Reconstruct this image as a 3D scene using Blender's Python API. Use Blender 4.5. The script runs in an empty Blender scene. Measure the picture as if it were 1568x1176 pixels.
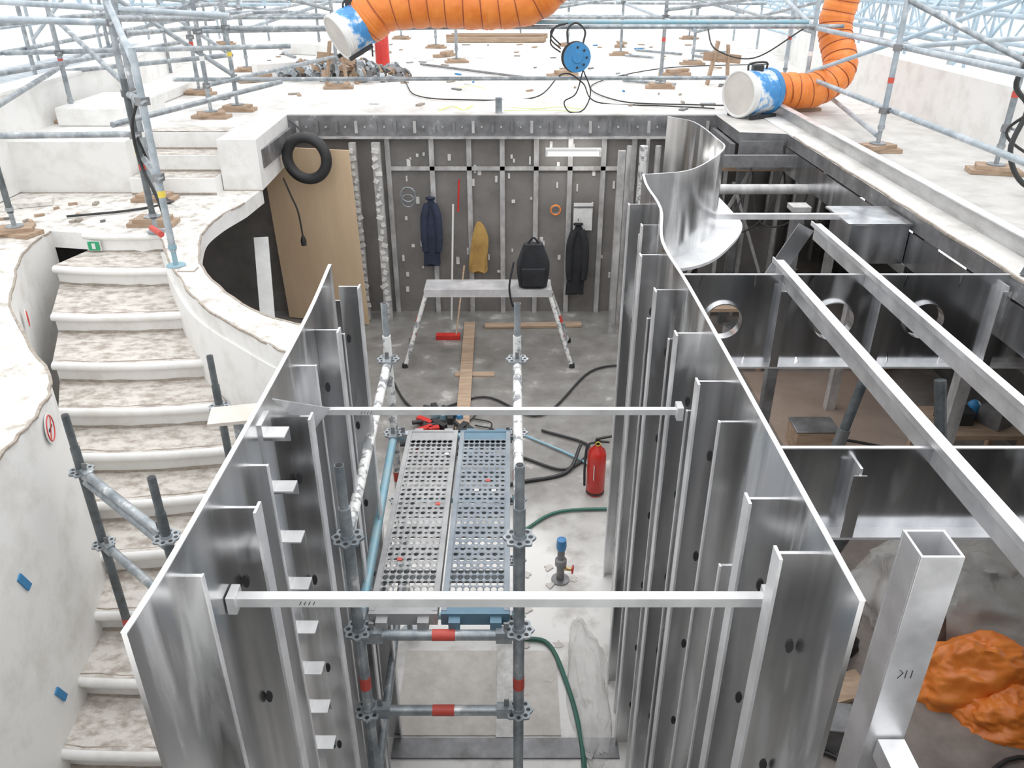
import bpy, math, random, bmesh
import mathutils.noise as no
from mathutils import Vector, Matrix
random.seed(7)
SC=bpy.context.scene
# ------------------------------------------------------------------ materials
def mat(name,c1,c2=None,rough=.6,metal=0,scale=4,stretch=(1,1,1),bump=0,bscale=30,c3=None,lo=.35,hi=.65,rough2=None,alpha=None,detail=6):
    m=bpy.data.materials.new(name); m.use_nodes=True; nt=m.node_tree; N=nt.nodes; L=nt.links
    b=N['Principled BSDF']; b.inputs['Roughness'].default_value=rough; b.inputs['Metallic'].default_value=metal
    c1=tuple(c1)+(1,)
    if c2 is None: c2=tuple(x*.82 for x in c1[:3])
    c2=tuple(c2)+(1,)
    tc=N.new('ShaderNodeTexCoord'); mp=N.new('ShaderNodeMapping'); mp.inputs['Scale'].default_value=stretch
    L.new(tc.outputs['Object'],mp.inputs['Vector'])
    nz=N.new('ShaderNodeTexNoise'); nz.inputs['Scale'].default_value=scale; nz.inputs['Detail'].default_value=detail; nz.inputs['Roughness'].default_value=.65
    L.new(mp.outputs['Vector'],nz.inputs['Vector'])
    cr=N.new('ShaderNodeValToRGB'); e=cr.color_ramp.elements
    e[0].position=lo; e[0].color=c2; e[1].position=hi; e[1].color=c1
    if c3 is not None:
        x=cr.color_ramp.elements.new(min(.98,hi+.1)); x.color=tuple(c3)+(1,)
    L.new(nz.outputs['Fac'],cr.inputs['Fac']); L.new(cr.outputs['Color'],b.inputs['Base Color'])
    if rough2 is not None:
        mr=N.new('ShaderNodeMapRange'); mr.inputs['From Min'].default_value=.35; mr.inputs['From Max'].default_value=.65
        mr.inputs['To Min'].default_value=rough; mr.inputs['To Max'].default_value=rough2
        L.new(nz.outputs['Fac'],mr.inputs['Value']); L.new(mr.outputs['Result'],b.inputs['Roughness'])
    if bump:
        n2=N.new('ShaderNodeTexNoise'); n2.inputs['Scale'].default_value=bscale; n2.inputs['Detail'].default_value=4
        L.new(mp.outputs['Vector'],n2.inputs['Vector'])
        bp=N.new('ShaderNodeBump'); bp.inputs['Strength'].default_value=bump; bp.inputs['Distance'].default_value=.02
        L.new(n2.outputs['Fac'],bp.inputs['Height']); L.new(bp.outputs['Normal'],b.inputs['Normal'])
    if alpha is not None: b.inputs['Alpha'].default_value=alpha
    return m
def alu(name,dark,mid,hi,scuff,r0,r1,s0=.57,s1=.68,sm=.6):
    m=bpy.data.materials.new(name); m.use_nodes=True; nt=m.node_tree; N=nt.nodes; L=nt.links; b=N['Principled BSDF']; b.inputs['Metallic'].default_value=1
    tc=N.new('ShaderNodeTexCoord')
    def noise(st,sc,det=6,dist=0):
        mp=N.new('ShaderNodeMapping'); mp.inputs['Scale'].default_value=st; L.new(tc.outputs['Object'],mp.inputs['Vector']); n=N.new('ShaderNodeTexNoise'); n.inputs['Scale'].default_value=sc; n.inputs['Detail'].default_value=det; n.inputs['Distortion'].default_value=dist; L.new(mp.outputs['Vector'],n.inputs['Vector']); return n
    n1=noise((5,5,.45),1.3,6); n2=noise((2.6,2.6,.7),1.5,5,.5)
    cr=N.new('ShaderNodeValToRGB'); e=cr.color_ramp.elements; e[0].position=.32; e[0].color=(*dark,1); e[1].position=.68; e[1].color=(*hi,1); x=e.new(.5); x.color=(*mid,1); L.new(n1.outputs['Fac'],cr.inputs['Fac'])
    sr=N.new('ShaderNodeValToRGB'); sr.color_ramp.elements[0].position=s0; sr.color_ramp.elements[1].position=s1; sr.color_ramp.elements[1].color=(sm,sm,sm,1); L.new(n2.outputs['Fac'],sr.inputs['Fac'])
    mix=N.new('ShaderNodeMix'); mix.data_type='RGBA'; L.new(sr.outputs['Color'],mix.inputs[0]); L.new(cr.outputs['Color'],mix.inputs[6]); mix.inputs[7].default_value=(*scuff,1); L.new(mix.outputs[2],b.inputs['Base Color'])
    mr=N.new('ShaderNodeMapRange'); mr.inputs['To Min'].default_value=r0; mr.inputs['To Max'].default_value=r1; L.new(sr.outputs['Color'],mr.inputs['Value']); L.new(mr.outputs[0],b.inputs['Roughness'])
    m2=N.new('ShaderNodeMapRange'); m2.inputs['To Min'].default_value=1; m2.inputs['To Max'].default_value=.6; L.new(sr.outputs['Color'],m2.inputs['Value']); L.new(m2.outputs[0],b.inputs['Metallic'])
    n3=noise((1,1,.6),2.2,2); bp=N.new('ShaderNodeBump'); bp.inputs['Strength'].default_value=.35; bp.inputs['Distance'].default_value=.03; L.new(n3.outputs['Fac'],bp.inputs['Height']); L.new(bp.outputs[0],b.inputs['Normal'])
    return m
WHITE=mat('white_painted_steel',(.83,.82,.80),(.68,.66,.62),rough=.5,scale=3.5,bump=.05,bscale=12,lo=.3,hi=.52,detail=10)
DECKM=mat('deck_scuffed',(.74,.72,.69),(.50,.47,.43),rough=.7,scale=3.2,bump=.12,bscale=8,lo=.3,hi=.52,detail=12)
DECKG=mat('deck_grey_scuffed',(.60,.58,.55),(.43,.41,.38),rough=.7,scale=3.5,bump=.12,bscale=8,lo=.3,hi=.6,detail=12)
LANDM=mat('landing_scraped_plaster',(.72,.69,.65),(.40,.36,.31),rough=.85,scale=7,bump=.35,bscale=24,lo=.35,hi=.51,detail=12)
TREAD=mat('tread_scraped_plaster',(.64,.60,.55),(.34,.29,.25),rough=.9,scale=9,bump=.5,bscale=30,lo=.37,hi=.56,detail=12,stretch=(1,1.6,1))
SCRAPE_SHADE=mat('scrape_and_shade_brown',(.40,.35,.30),(.24,.20,.16),rough=.9,scale=20)  # brown for scraped edges, and for the shadow line painted at riser feet
ALU=alu('mill_aluminium',(.42,.42,.425),(.65,.65,.655),(.88,.88,.89),(.97,.97,.97),.22,.45)
ALUB=mat('bright_aluminium',(.90,.90,.91),(.70,.70,.71),rough=.36,metal=.75,scale=5,rough2=.5)
BARM=mat('bare_bar_aluminium',(.78,.78,.78),(.60,.60,.60),rough=.4,metal=.6,scale=6,rough2=.5)
ALUG=alu('girder_aluminium',(.40,.41,.43),(.60,.61,.63),(.84,.85,.86),(.92,.92,.92),.20,.35,.58,.74,.5)
GALV=mat('galvanised_tube',(.38,.41,.43),(.18,.21,.23),rough=.42,metal=.5,scale=9,c3=(.75,.75,.75),lo=.35,hi=.6)
GALVL=mat('light_galvanised_tube',(.50,.55,.59),(.28,.33,.37),rough=.45,metal=.35,scale=7,c3=(.85,.85,.85))
PLAST=mat('plaster_splashed_tube',(.80,.79,.77),(.25,.26,.27),rough=.7,metal=.2,scale=16,lo=.42,hi=.5)
DARKT=mat('dark_steel_tube',(.16,.18,.19),(.07,.08,.085),rough=.5,metal=.5,scale=8,c3=(.4,.4,.4))
BLUET=mat('blue_painted_tube',(.20,.40,.50),(.30,.42,.46),rough=.5,metal=.3,scale=9)
RED=mat('red_tape',(.62,.07,.05),rough=.5)
YEL=mat('yellow_tape',(.8,.6,.08),rough=.5)
WOOD=mat('timber',(.46,.33,.23),(.30,.20,.13),rough=.75,scale=3,stretch=(1,8,8),bump=.1)
PLY=mat('plywood_sheet',(.72,.53,.34),(.64,.45,.28),rough=.6,scale=1.5,stretch=(3,3,.5))
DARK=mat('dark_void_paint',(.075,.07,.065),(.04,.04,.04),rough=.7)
PANEL=mat('grey_primed_panel',(.20,.185,.175),(.13,.12,.11),rough=.6,scale=2.2)
STUD=mat('stud_steel',(.60,.59,.58),(.32,.31,.305),rough=.5,metal=.3,scale=8,stretch=(1,1,.5))
PATCH=mat('filler_patch',(.80,.79,.76),(.5,.48,.46),rough=.8,scale=14)
BEAMD=mat('dark_steel_beam',(.26,.26,.27),(.13,.13,.13),rough=.45,metal=.5,scale=5,c3=(.5,.5,.5))
BLACK=mat('black_rubber',(.02,.02,.022),(.012,.012,.012),rough=.55)
NAVY=mat('navy_cloth',(.025,.035,.07),(.012,.016,.03),rough=.9,bump=.3)
BLACKC=mat('black_cloth',(.02,.021,.025),(.01,.01,.012),rough=.9,bump=.3)
YELC=mat('yellow_cloth',(.50,.30,.08),(.32,.18,.05),rough=.9,bump=.3)
ORANGE=mat('orange_pvc',(.86,.25,.04),(.74,.17,.02),rough=.45,scale=6,bump=.3,bscale=10)
BLUEP=mat('blue_plastic',(.04,.25,.55),(.03,.18,.42),rough=.4)
BLUEF=mat('fan_shell_worn',(.06,.30,.66),(.04,.22,.52),rough=.5,scale=5,lo=.45,hi=.50,c3=(.75,.77,.77))
BEIGE=mat('beige_cover',(.66,.62,.57),(.56,.52,.48),rough=.7)
GREENH=mat('green_hose',(.03,.14,.10),(.02,.10,.07),rough=.5)
REDP=mat('red_extinguisher_paint',(.62,.03,.02),(.5,.02,.015),rough=.3)
LABEL=mat('label_white',(.8,.8,.78),rough=.5)
BRASS=mat('brass',(.6,.42,.2),rough=.35,metal=1)
PAPER=mat('paper',(.75,.75,.72),(.6,.6,.58),rough=.8,scale=30)
GREENS=mat('exit_sign_green',(.02,.35,.15),rough=.5)
TAPE=mat('blue_tape',(.03,.22,.48),rough=.6)
SPRAY=mat('spray_paint_yellow_green',(.72,.86,.30),(.66,.8,.3),rough=.8)
POLY=mat('polythene_sheet',(.80,.79,.77),(.66,.64,.61),rough=.25,bump=1.0,bscale=9,alpha=.38)
BROWNF=mat('brown_floor_sheet',(.36,.27,.22),(.25,.185,.145),rough=.35,scale=1.5)
DARKF=mat('dark_floor_covering',(.26,.225,.20),(.13,.11,.10),rough=.4,scale=2.5,detail=10)
CONCL=mat('pale_concrete',(.66,.62,.58),(.50,.46,.42),rough=.7,scale=6,bump=.2)
DUCTR=mat('duct_rib_dark',(.30,.06,.02),rough=.5)
WEBG=mat('edge_beam_web',(.58,.58,.58),(.34,.34,.34),rough=.42,metal=.5,scale=4,stretch=(1,.6,2))
TENT=bpy.data.materials.new('shrink_wrap_sheet'); TENT.use_nodes=True
nt=TENT.node_tree; N=nt.nodes; L=nt.links; N.remove(N['Principled BSDF'])
tc=N.new('ShaderNodeTexCoord'); nz=N.new('ShaderNodeTexNoise'); nz.inputs['Scale'].default_value=.8; L.new(tc.outputs['Object'],nz.inputs['Vector'])
cr=N.new('ShaderNodeValToRGB'); cr.color_ramp.elements[0].color=(.88,.90,.92,1); cr.color_ramp.elements[1].color=(.97,.97,.97,1); L.new(nz.outputs['Fac'],cr.inputs['Fac'])
d=N.new('ShaderNodeBsdfDiffuse'); t=N.new('ShaderNodeBsdfTranslucent'); mx=N.new('ShaderNodeMixShader'); mx.inputs[0].default_value=.6
L.new(cr.outputs['Color'],d.inputs['Color']); L.new(cr.outputs['Color'],t.inputs['Color']); L.new(d.outputs[0],mx.inputs[1]); L.new(t.outputs[0],mx.inputs[2]); L.new(mx.outputs[0],N['Material Output'].inputs['Surface'])
FLOORM=bpy.data.materials.new('lower_floor_worn'); FLOORM.use_nodes=True
nt=FLOORM.node_tree; N=nt.nodes; L=nt.links; b=N['Principled BSDF']
tc=N.new('ShaderNodeTexCoord'); sp=N.new('ShaderNodeSeparateXYZ'); L.new(tc.outputs['Object'],sp.inputs[0])
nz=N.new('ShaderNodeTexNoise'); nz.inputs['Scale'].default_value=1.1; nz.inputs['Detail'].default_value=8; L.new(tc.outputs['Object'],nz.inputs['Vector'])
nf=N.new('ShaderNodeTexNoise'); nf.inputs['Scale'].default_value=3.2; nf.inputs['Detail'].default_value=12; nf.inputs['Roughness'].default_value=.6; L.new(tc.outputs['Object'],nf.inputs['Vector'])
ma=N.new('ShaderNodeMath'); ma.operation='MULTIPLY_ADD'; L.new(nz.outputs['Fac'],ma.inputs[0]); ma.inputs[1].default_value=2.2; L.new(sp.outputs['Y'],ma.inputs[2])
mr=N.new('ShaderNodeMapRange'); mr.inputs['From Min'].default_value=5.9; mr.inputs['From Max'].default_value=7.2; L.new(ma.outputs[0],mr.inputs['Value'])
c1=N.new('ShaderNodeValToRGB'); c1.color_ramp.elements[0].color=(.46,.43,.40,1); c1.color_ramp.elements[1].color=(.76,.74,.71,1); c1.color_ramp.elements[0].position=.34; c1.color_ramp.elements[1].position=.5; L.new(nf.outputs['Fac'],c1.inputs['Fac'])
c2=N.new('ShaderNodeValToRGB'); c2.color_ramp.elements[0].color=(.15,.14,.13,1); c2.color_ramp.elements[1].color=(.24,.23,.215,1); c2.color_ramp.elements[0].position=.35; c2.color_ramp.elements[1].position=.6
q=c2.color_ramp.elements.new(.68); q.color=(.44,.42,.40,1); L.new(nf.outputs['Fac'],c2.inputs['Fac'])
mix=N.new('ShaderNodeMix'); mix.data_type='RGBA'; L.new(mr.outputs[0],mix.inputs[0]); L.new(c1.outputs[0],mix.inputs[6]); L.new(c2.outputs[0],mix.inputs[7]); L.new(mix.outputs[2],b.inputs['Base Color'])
b.inputs['Roughness'].default_value=.34
bp=N.new('ShaderNodeBump'); bp.inputs['Strength'].default_value=.12; L.new(nf.outputs['Fac'],bp.inputs['Height']); L.new(bp.outputs[0],b.inputs['Normal'])

# ------------------------------------------------------------------ mesh builder
class M:
    def __init__(s): s.v=[];s.f=[];s.m=[];s.mats=[]
    def mi(s,m):
        if m not in s.mats: s.mats.append(m)
        return s.mats.index(m)
    def add(s,vs,fs,m):
        o=len(s.v); s.v+= [tuple(v) for v in vs]; k=s.mi(m)
        for f in fs: s.f.append(tuple(i+o for i in f)); s.m.append(k)
    def box(s,c,d,m,R=None):
        hx,hy,hz=[q/2 for q in d]; vs=[Vector((x,y,z)) for x in(-hx,hx) for y in(-hy,hy) for z in(-hz,hz)]
        if R is not None: vs=[R@v for v in vs]
        c=Vector(c); s.add([v+c for v in vs],[(0,1,3,2),(4,6,7,5),(0,4,5,1),(2,3,7,6),(0,2,6,4),(1,5,7,3)],m)
    def bx(s,x0,x1,y0,y1,z0,z1,m): s.box(((x0+x1)/2,(y0+y1)/2,(z0+z1)/2),(x1-x0,y1-y0,z1-z0),m)
    def bar(s,p,q,w,h,m,up=(0,0,1)):
        p=Vector(p);q=Vector(q);d=q-p;x=d.normalized();u=Vector(up);y=u.cross(x)
        if y.length<1e-4: y=Vector((0,1,0)).cross(x)
        y.normalize();z=x.cross(y); R=Matrix((x,y,z)).transposed(); s.box((p+q)/2,(d.length,w,h),m,R)
    def path(s,pts,r,m,n=10,caps=True,closed=False):
        P=[Vector(p) for p in pts]; k=len(P); rs=r if isinstance(r,(list,tuple)) else [r]*k
        vs=[];fs=[]; nv=None
        for i in range(k):
            if closed: t=P[(i+1)%k]-P[i-1]
            else: t=P[min(i+1,k-1)]-P[max(i-1,0)]
            if t.length<1e-9: t=Vector((0,0,1))
            t.normalize()
            if nv is None:
                a=Vector((0,0,1)) if abs(t.z)<.9 else Vector((1,0,0)); nv=t.cross(a).normalized()
            else:
                nv=(nv-t*nv.dot(t)); nv.normalize()
            bt=t.cross(nv)
            for j in range(n):
                a=2*math.pi*j/n; vs.append(P[i]+(nv*math.cos(a)+bt*math.sin(a))*rs[i])
        for i in range(k if closed else k-1):
            for j in range(n):
                a=i*n+j;b_=i*n+(j+1)%n;c=((i+1)%k)*n+(j+1)%n;d=((i+1)%k)*n+j; fs.append((a,b_,c,d))
        if caps and not closed: fs.append(tuple(range(n))[::-1]); fs.append(tuple((k-1)*n+j for j in range(n)))
        s.add(vs,fs,m)
    def tube(s,p,q,r,m,n=12): s.path([p,q],r,m,n)
    def pipe(s,p,q,r,m,n=12,w=.004):
        s.path([p,q],r,m,n)
        p=Vector(p);q=Vector(q);u=(q-p).normalized(); s.path([q-u*.001,q+u*.002],r*.78,BLACK,n)
    def prism(s,poly,z0,z1,m,ms=None):
        n=len(poly); vs=[(x,y,z0) for x,y in poly]+[(x,y,z1) for x,y in poly]
        s.add(vs,[tuple(range(n))[::-1],tuple(range(n,2*n))],m)
        s.add(vs,[(i,(i+1)%n,n+(i+1)%n,n+i) for i in range(n)],ms or m)
    def ribbon(s,pts,z0,z1,t,m):
        L_=[];R_=[];k=len(pts)
        for i in range(k):
            a=Vector(pts[max(i-1,0)]);b=Vector(pts[min(i+1,k-1)]);d=(b-a).normalized();n=Vector((-d.y,d.x))*t/2;p=Vector(pts[i])
            L_.append(p+n);R_.append(p-n)
        vs=[]
        for i in range(k): vs+=[(L_[i].x,L_[i].y,z0),(L_[i].x,L_[i].y,z1),(R_[i].x,R_[i].y,z1),(R_[i].x,R_[i].y,z0)]
        fs=[(0,1,2,3),(4*k-1,4*k-2,4*k-3,4*k-4)]
        for i in range(k-1):
            for j in range(4): fs.append((4*i+j,4*i+4+j,4*i+4+(j+1)%4,4*i+(j+1)%4))
        s.add(vs,fs,m)
    def lathe(s,c,ax,prof,m,n=24):
        c=Vector(c);ax=Vector(ax).normalized();a=Vector((0,0,1)) if abs(ax.z)<.9 else Vector((1,0,0));u=ax.cross(a).normalized();w=ax.cross(u)
        vs=[];fs=[]
        for r,h in prof:
            for j in range(n):
                t=2*math.pi*j/n; vs.append(c+ax*h+(u*math.cos(t)+w*math.sin(t))*r)
        for i in range(len(prof)-1):
            for j in range(n): fs.append((i*n+j,i*n+(j+1)%n,(i+1)*n+(j+1)%n,(i+1)*n+j))
        fs.append(tuple(range(n))[::-1]); fs.append(tuple((len(prof)-1)*n+j for j in range(n)))
        s.add(vs,fs,m)
    def torus(s,c,ax,R,r,m,n=28,k=8):
        c=Vector(c);ax=Vector(ax).normalized();a=Vector((0,0,1)) if abs(ax.z)<.9 else Vector((1,0,0));u=ax.cross(a).normalized();w=ax.cross(u)
        s.path([c+(u*math.cos(2*math.pi*i/n)+w*math.sin(2*math.pi*i/n))*R for i in range(n)],r,m,k,closed=True)
    def build(s,name,bevel=0,smooth=35):
        xs=[v[0] for v in s.v];ys=[v[1] for v in s.v];zs=[v[2] for v in s.v]
        o=Vector(((min(xs)+max(xs))/2,(min(ys)+max(ys))/2,min(zs)))
        if name=='floor': o=Vector((0,0,0))
        me=bpy.data.meshes.new(name); me.from_pydata([Vector(v)-o for v in s.v],[],s.f)
        for m in s.mats: me.materials.append(m)
        me.polygons.foreach_set('material_index',s.m)
        me.polygons.foreach_set('use_smooth',[True]*len(s.f)); me.update()
        bm=bmesh.new(); bm.from_mesh(me); bmesh.ops.recalc_face_normals(bm,faces=bm.faces); bm.to_mesh(me); bm.free()
        me.set_sharp_from_angle(angle=math.radians(smooth))
        ob=bpy.data.objects.new(name,me); ob.location=o; SC.collection.objects.link(ob)
        if bevel:
            bv=ob.modifiers.new('bevel','BEVEL'); bv.width=bevel; bv.segments=2; bv.limit_method='ANGLE'
        return ob
def cat(pts,n=6):
    P=[Vector(p) for p in pts]; out=[]
    for i in range(len(P)-1):
        a=P[i-1] if i else P[0]*2-P[1]; b=P[i];c=P[i+1];d=P[i+2] if i+2<len(P) else P[-1]*2-P[-2]
        for j in range(n):
            t=j/n; out.append(.5*((2*b)+(c-a)*t+(2*a-5*b+4*c-d)*t*t+(3*b-a-3*c+d)*t**3))
    out.append(P[-1]); return out
def c2(pts,n=6): return [(p.x,p.y) for p in cat([Vector((x,y,0)) for x,y in pts],n)]

# ------------------------------------------------------------------ shell
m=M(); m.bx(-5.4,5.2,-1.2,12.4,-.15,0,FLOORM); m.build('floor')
D=2.57
m=M()
m.bx(-8.6,8.6,10.0,23,2.45,D,DECKM)
m.prism([(-3.05,8.45),(-2.64,8.45),(-2.70,10),(-3.05,10)],2.05,D,DECKM,WHITE)
m.bx(-5.2,-3.95,8.35,10.0,2.05,D,WHITE)
m.bx(-3.95,-3.05,8.9,10.0,2.05,D,DECKM)
m.prism([(2.44,10),(2.45,8.87),(2.93,8.77),(2.93,.9),(4.9,.9),(4.9,10)],2.45,D,DECKG,BEAMD)
m.bx(-5.2,4.9,-1.2,.85,2.45,D,DECKM)
m.bx(-8.6,-5.2,-1.2,10,2.45,D,DECKM); m.bx(4.9,8.6,-1.2,10,2.45,D,DECKM)
m.build('floor_upper_deck')
m=M()
for i,(y0,z) in enumerate([(8.25,2.22),(8.55,2.39),(8.85,2.565)]):
    m.bx(-3.94,-3.06,y0,y0+.32,2.05,z,WHITE); m.bx(-3.93,-3.07,y0+.05,y0+.31,z,z+.006,TREAD); m.bx(-3.94,-3.06,y0-.008,y0,2.055+.17*i,2.075+.17*i,SCRAPE_SHADE)  # last strip: scraping at the riser foot, with its shadow line painted in
m.build('short_steps')
m=M(); m.bx(-5.05,-4.3,9.2,10.4,D,D+.2,WHITE); m.bx(-5.05,-4.5,10.4,12.5,D,D+.14,WHITE)
arc=[(-4.6+1.6*math.cos(a),15.2+1.9*math.sin(a)) for a in [math.radians(-70+i*12) for i in range(14)]]
m.ribbon(arc,D,D+.22,.3,WHITE); m.build('deck_plinth',bevel=.02)
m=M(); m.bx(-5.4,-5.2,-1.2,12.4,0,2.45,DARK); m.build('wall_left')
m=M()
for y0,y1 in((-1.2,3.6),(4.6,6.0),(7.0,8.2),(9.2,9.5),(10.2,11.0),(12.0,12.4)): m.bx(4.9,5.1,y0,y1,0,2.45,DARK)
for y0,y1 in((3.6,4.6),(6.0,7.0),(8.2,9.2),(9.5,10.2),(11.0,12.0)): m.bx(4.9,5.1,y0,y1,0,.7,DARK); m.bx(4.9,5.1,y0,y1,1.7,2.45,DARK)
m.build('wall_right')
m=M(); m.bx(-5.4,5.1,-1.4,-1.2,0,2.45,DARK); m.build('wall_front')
m=M(); pts=c2([(-5.15,5.0),(-5.2,8.3),(-5.25,10),(-5.35,12),(-5.9,15),(-6.6,18)]); m.ribbon(pts,2.06,3.0,.12,WHITE); m.ribbon([(x-.1,y) for x,y in pts],3.0,3.03,.35,WHITE); m.build('bulwark')
m=M(); pts=c2([(4.85,4.0),(4.85,8),(4.82,11),(4.9,14),(5.6,18)]); m.ribbon(pts,2.57,3.1,.12,WHITE); m.ribbon([(x+.1,y) for x,y in pts],3.1,3.13,.32,WHITE); m.build('bulwark')
def sheet(name,p,q,z0,z1,n=24):
    m=M(); pts=[]
    for i in range(n*2+1):
        t=i/(n*2); x=p[0]+(q[0]-p[0])*t; y=p[1]+(q[1]-p[1])*t; o=.05 if i%2 else 0
        dx,dy=q[0]-p[0],q[1]-p[1]; l=math.hypot(dx,dy); pts.append((x-dy/l*o,y+dx/l*o))
    k=len(pts); m.add([(x,y,z0) for x,y in pts]+[(x,y,z1) for x,y in pts],[(i,i+1,k+i+1,k+i) for i in range(k-1)],TENT); m.build(name)
sheet('wall_tent_back',(-8.6,23),(8.6,23),2.3,6); sheet('wall_tent_left',(-8.6,-1),(-8.6,23),2.3,6); sheet('wall_tent_right',(8.6,-1),(8.6,23),2.3,6)

hole=c2([(-2.69,7.96),(-2.78,7.4),(-2.75,6.88),(-2.45,6.03),(-1.92,5.28),(-1.465,4.93),(-1.0,4.8)])
inner=c2([(-1.0,4.28),(-1.395,4.48),(-1.72,4.77),(-2.26,5.34),(-2.69,6.04),(-3.0,6.65),(-3.15,6.94)])
m=M(); m.prism([(-5.2,8.5),(-2.66,8.5)]+hole+inner+[(-3.84,6.94),(-4.15,7.0),(-5.2,7.0)],1.90,2.05,LANDM,WHITE)
rag=lambda P,o:[(x+random.uniform(-.01,.01),y+random.uniform(-.01,.01)) for x,y in P]
m.ribbon(rag(hole,0),2.04,2.054,.016,SCRAPE_SHADE); m.ribbon(rag(inner,0),2.04,2.054,.014,SCRAPE_SHADE); m.bx(-5.2,-3.95,8.32,8.35,2.05,2.054,SCRAPE_SHADE); m.bx(-3.05,-2.64,8.43,8.45,2.05,2.054,SCRAPE_SHADE)
m.bx(-2.62+.0,-2.48,5.93,6.03,2.05,2.055,SCRAPE_SHADE); m.bx(-2.61,-2.49,5.94,6.02,2.055,2.058,LANDM)
m.build('floor_stair_landing')
m=M(); m.ribbon([(x-.0,y+.065) for x,y in inner[:-3]],0,1.9,.12,WHITE); m.build('stair_side_wall')  # wall on the inner side of the stairs, floor up to the landing slab
outer=c2([(-4.15,7.0),(-4.1,6.5),(-3.79,5.73),(-3.37,4.99),(-2.72,4.17),(-2.56,3.75),(-2.52,3.35),(-2.46,2.5),(-2.5,1.6),(-2.7,.9)])
m=M(); m.prism(outer+[(-5.19,.9),(-5.19,7.0)],0,2.05,LANDM,WHITE); m.ribbon(rag(outer,0),2.04,2.054,.016,SCRAPE_SHADE); m.build('stair_side_wall')  # solid outer wall of the stairs, floor to landing level
LB=[(-3.84,6.94),(-3.95,6.55),(-3.68,5.9),(-3.45,5.37),(-3.25,4.97),(-3.06,4.64),(-2.88,4.3),(-2.74,3.98),(-2.62,3.65),(-2.55,3.3),(-2.52,2.95),(-2.5,2.6),(-2.5,2.25)]
RB=[(-3.12,6.94),(-2.92,6.5),(-2.58,5.95),(-2.3,5.42),(-2.08,5.05),(-1.86,4.75),(-1.66,4.5),(-1.45,4.2),(-1.25,3.8),(-1.12,3.35),(-1.05,3.0),(-1.0,2.6),(-1.0,2.25)]
m=M()
def bow(a,b,o,n=10,back=0):
    a=Vector(a);b=Vector(b);d=(b-a);nn=Vector((d.y,-d.x)).normalized(); r=[]
    if nn.y>0: nn=-nn
    for i in range(n+1):
        t=i/n; r.append(a+d*t+nn*(o*4*t*(1-t)-back))
    return [(p.x,p.y) for p in r]
for k in range(11):
    zt=2.05-.17*(k+1)
    a=bow(LB[k],RB[k],.04,back=.035); br=bow(LB[k+1],RB[k+1],.04,back=.035)
    m.prism(br+a[::-1],max(0,zt-.3),zt-.03,WHITE,WHITE)
    m.prism(bow(LB[k+1],RB[k+1],.04,back=.015)+a[::-1],zt-.03,zt,TREAD,WHITE)
    m.path([(x,y,zt-.034) for x,y in bow(LB[k+1],RB[k+1],.04,back=.012)],.033,WHITE,12)
    m.path([(x+random.uniform(-.01,.01),y+random.uniform(-.004,.004),zt+.002) for x,y in a],[random.uniform(.008,.02) for _ in a],SCRAPE_SHADE,6)  # brown scraping where tread meets riser, doubling as a painted shadow line
    m.path([(x+random.uniform(-.01,.01),y+.03+random.uniform(-.012,.012),zt-.002) for x,y in bow(LB[k+1],RB[k+1],.04,back=.012)],[random.uniform(.002,.008) for _ in a],SCRAPE_SHADE,6)
a=bow(LB[0],RB[0],.04,back=.01); m.path([(x,y,2.022) for x,y in a],.027,WHITE,10); m.ribbon(bow(LB[0],RB[0],.04,back=.035),1.88,2.0,.02,WHITE)
m.build('curved_staircase')

# ------------------------------------------------------------------ signs and tapes
def nosmoke(c,n,u,r):
    m=M(); c=Vector(c);n=Vector(n).normalized();u=Vector(u).normalized(); m.lathe(c,n,[(r,0),(r,.006)],LABEL,28); m.torus(c+n*.006,n,r*.84,r*.06,REDP)
    m.bar(c+n*.008+u*r*.58+Vector((0,0,r*.58)),c+n*.008-u*r*.58-Vector((0,0,r*.58)),.009,.004,REDP,n); m.bar(c+n*.007-u*r*.45,c+n*.007+u*r*.45,.014,.003,BLACK,n); m.build('no_smoking_sign')
nosmoke((-2.565,3.80,1.91),(.95,.3,0),(-.3,.95,0),.085)
nosmoke((-3.70,5.62,1.79),(.87,.49,0),(-.49,.87,0),.07)
m=M(); m.bx(-3.8,-3.68,6.90,6.912,1.90,1.99,LABEL); m.bx(-3.79,-3.69,6.892,6.901,1.905,1.985,GREENS); m.bx(-3.755,-3.725,6.888,6.893,1.92,1.97,LABEL); m.build('exit_sign')
for (y,z,x) in((3.14,1.39,-2.495),(3.1,.62,-2.49)):
    m=M(); m.box((x,y,z),(.01,.04,.12),TAPE,Matrix.Rotation(.4,3,'X')); m.build('blue_tape_marker')
m=M(); m.bar((-5.08,8.1,2.75),(-5.08,7.8,2.75),.1,.012,TAPE,(1,0,0))
for a in((7.5,7.53,2.3,2.6),(7.72,7.75,2.3,2.6),(7.5,7.75,2.3,2.33),(7.5,7.75,2.57,2.6)): m.bx(-5.12,-5.09,*a,YEL)
m.build('tape_marking')

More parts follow.
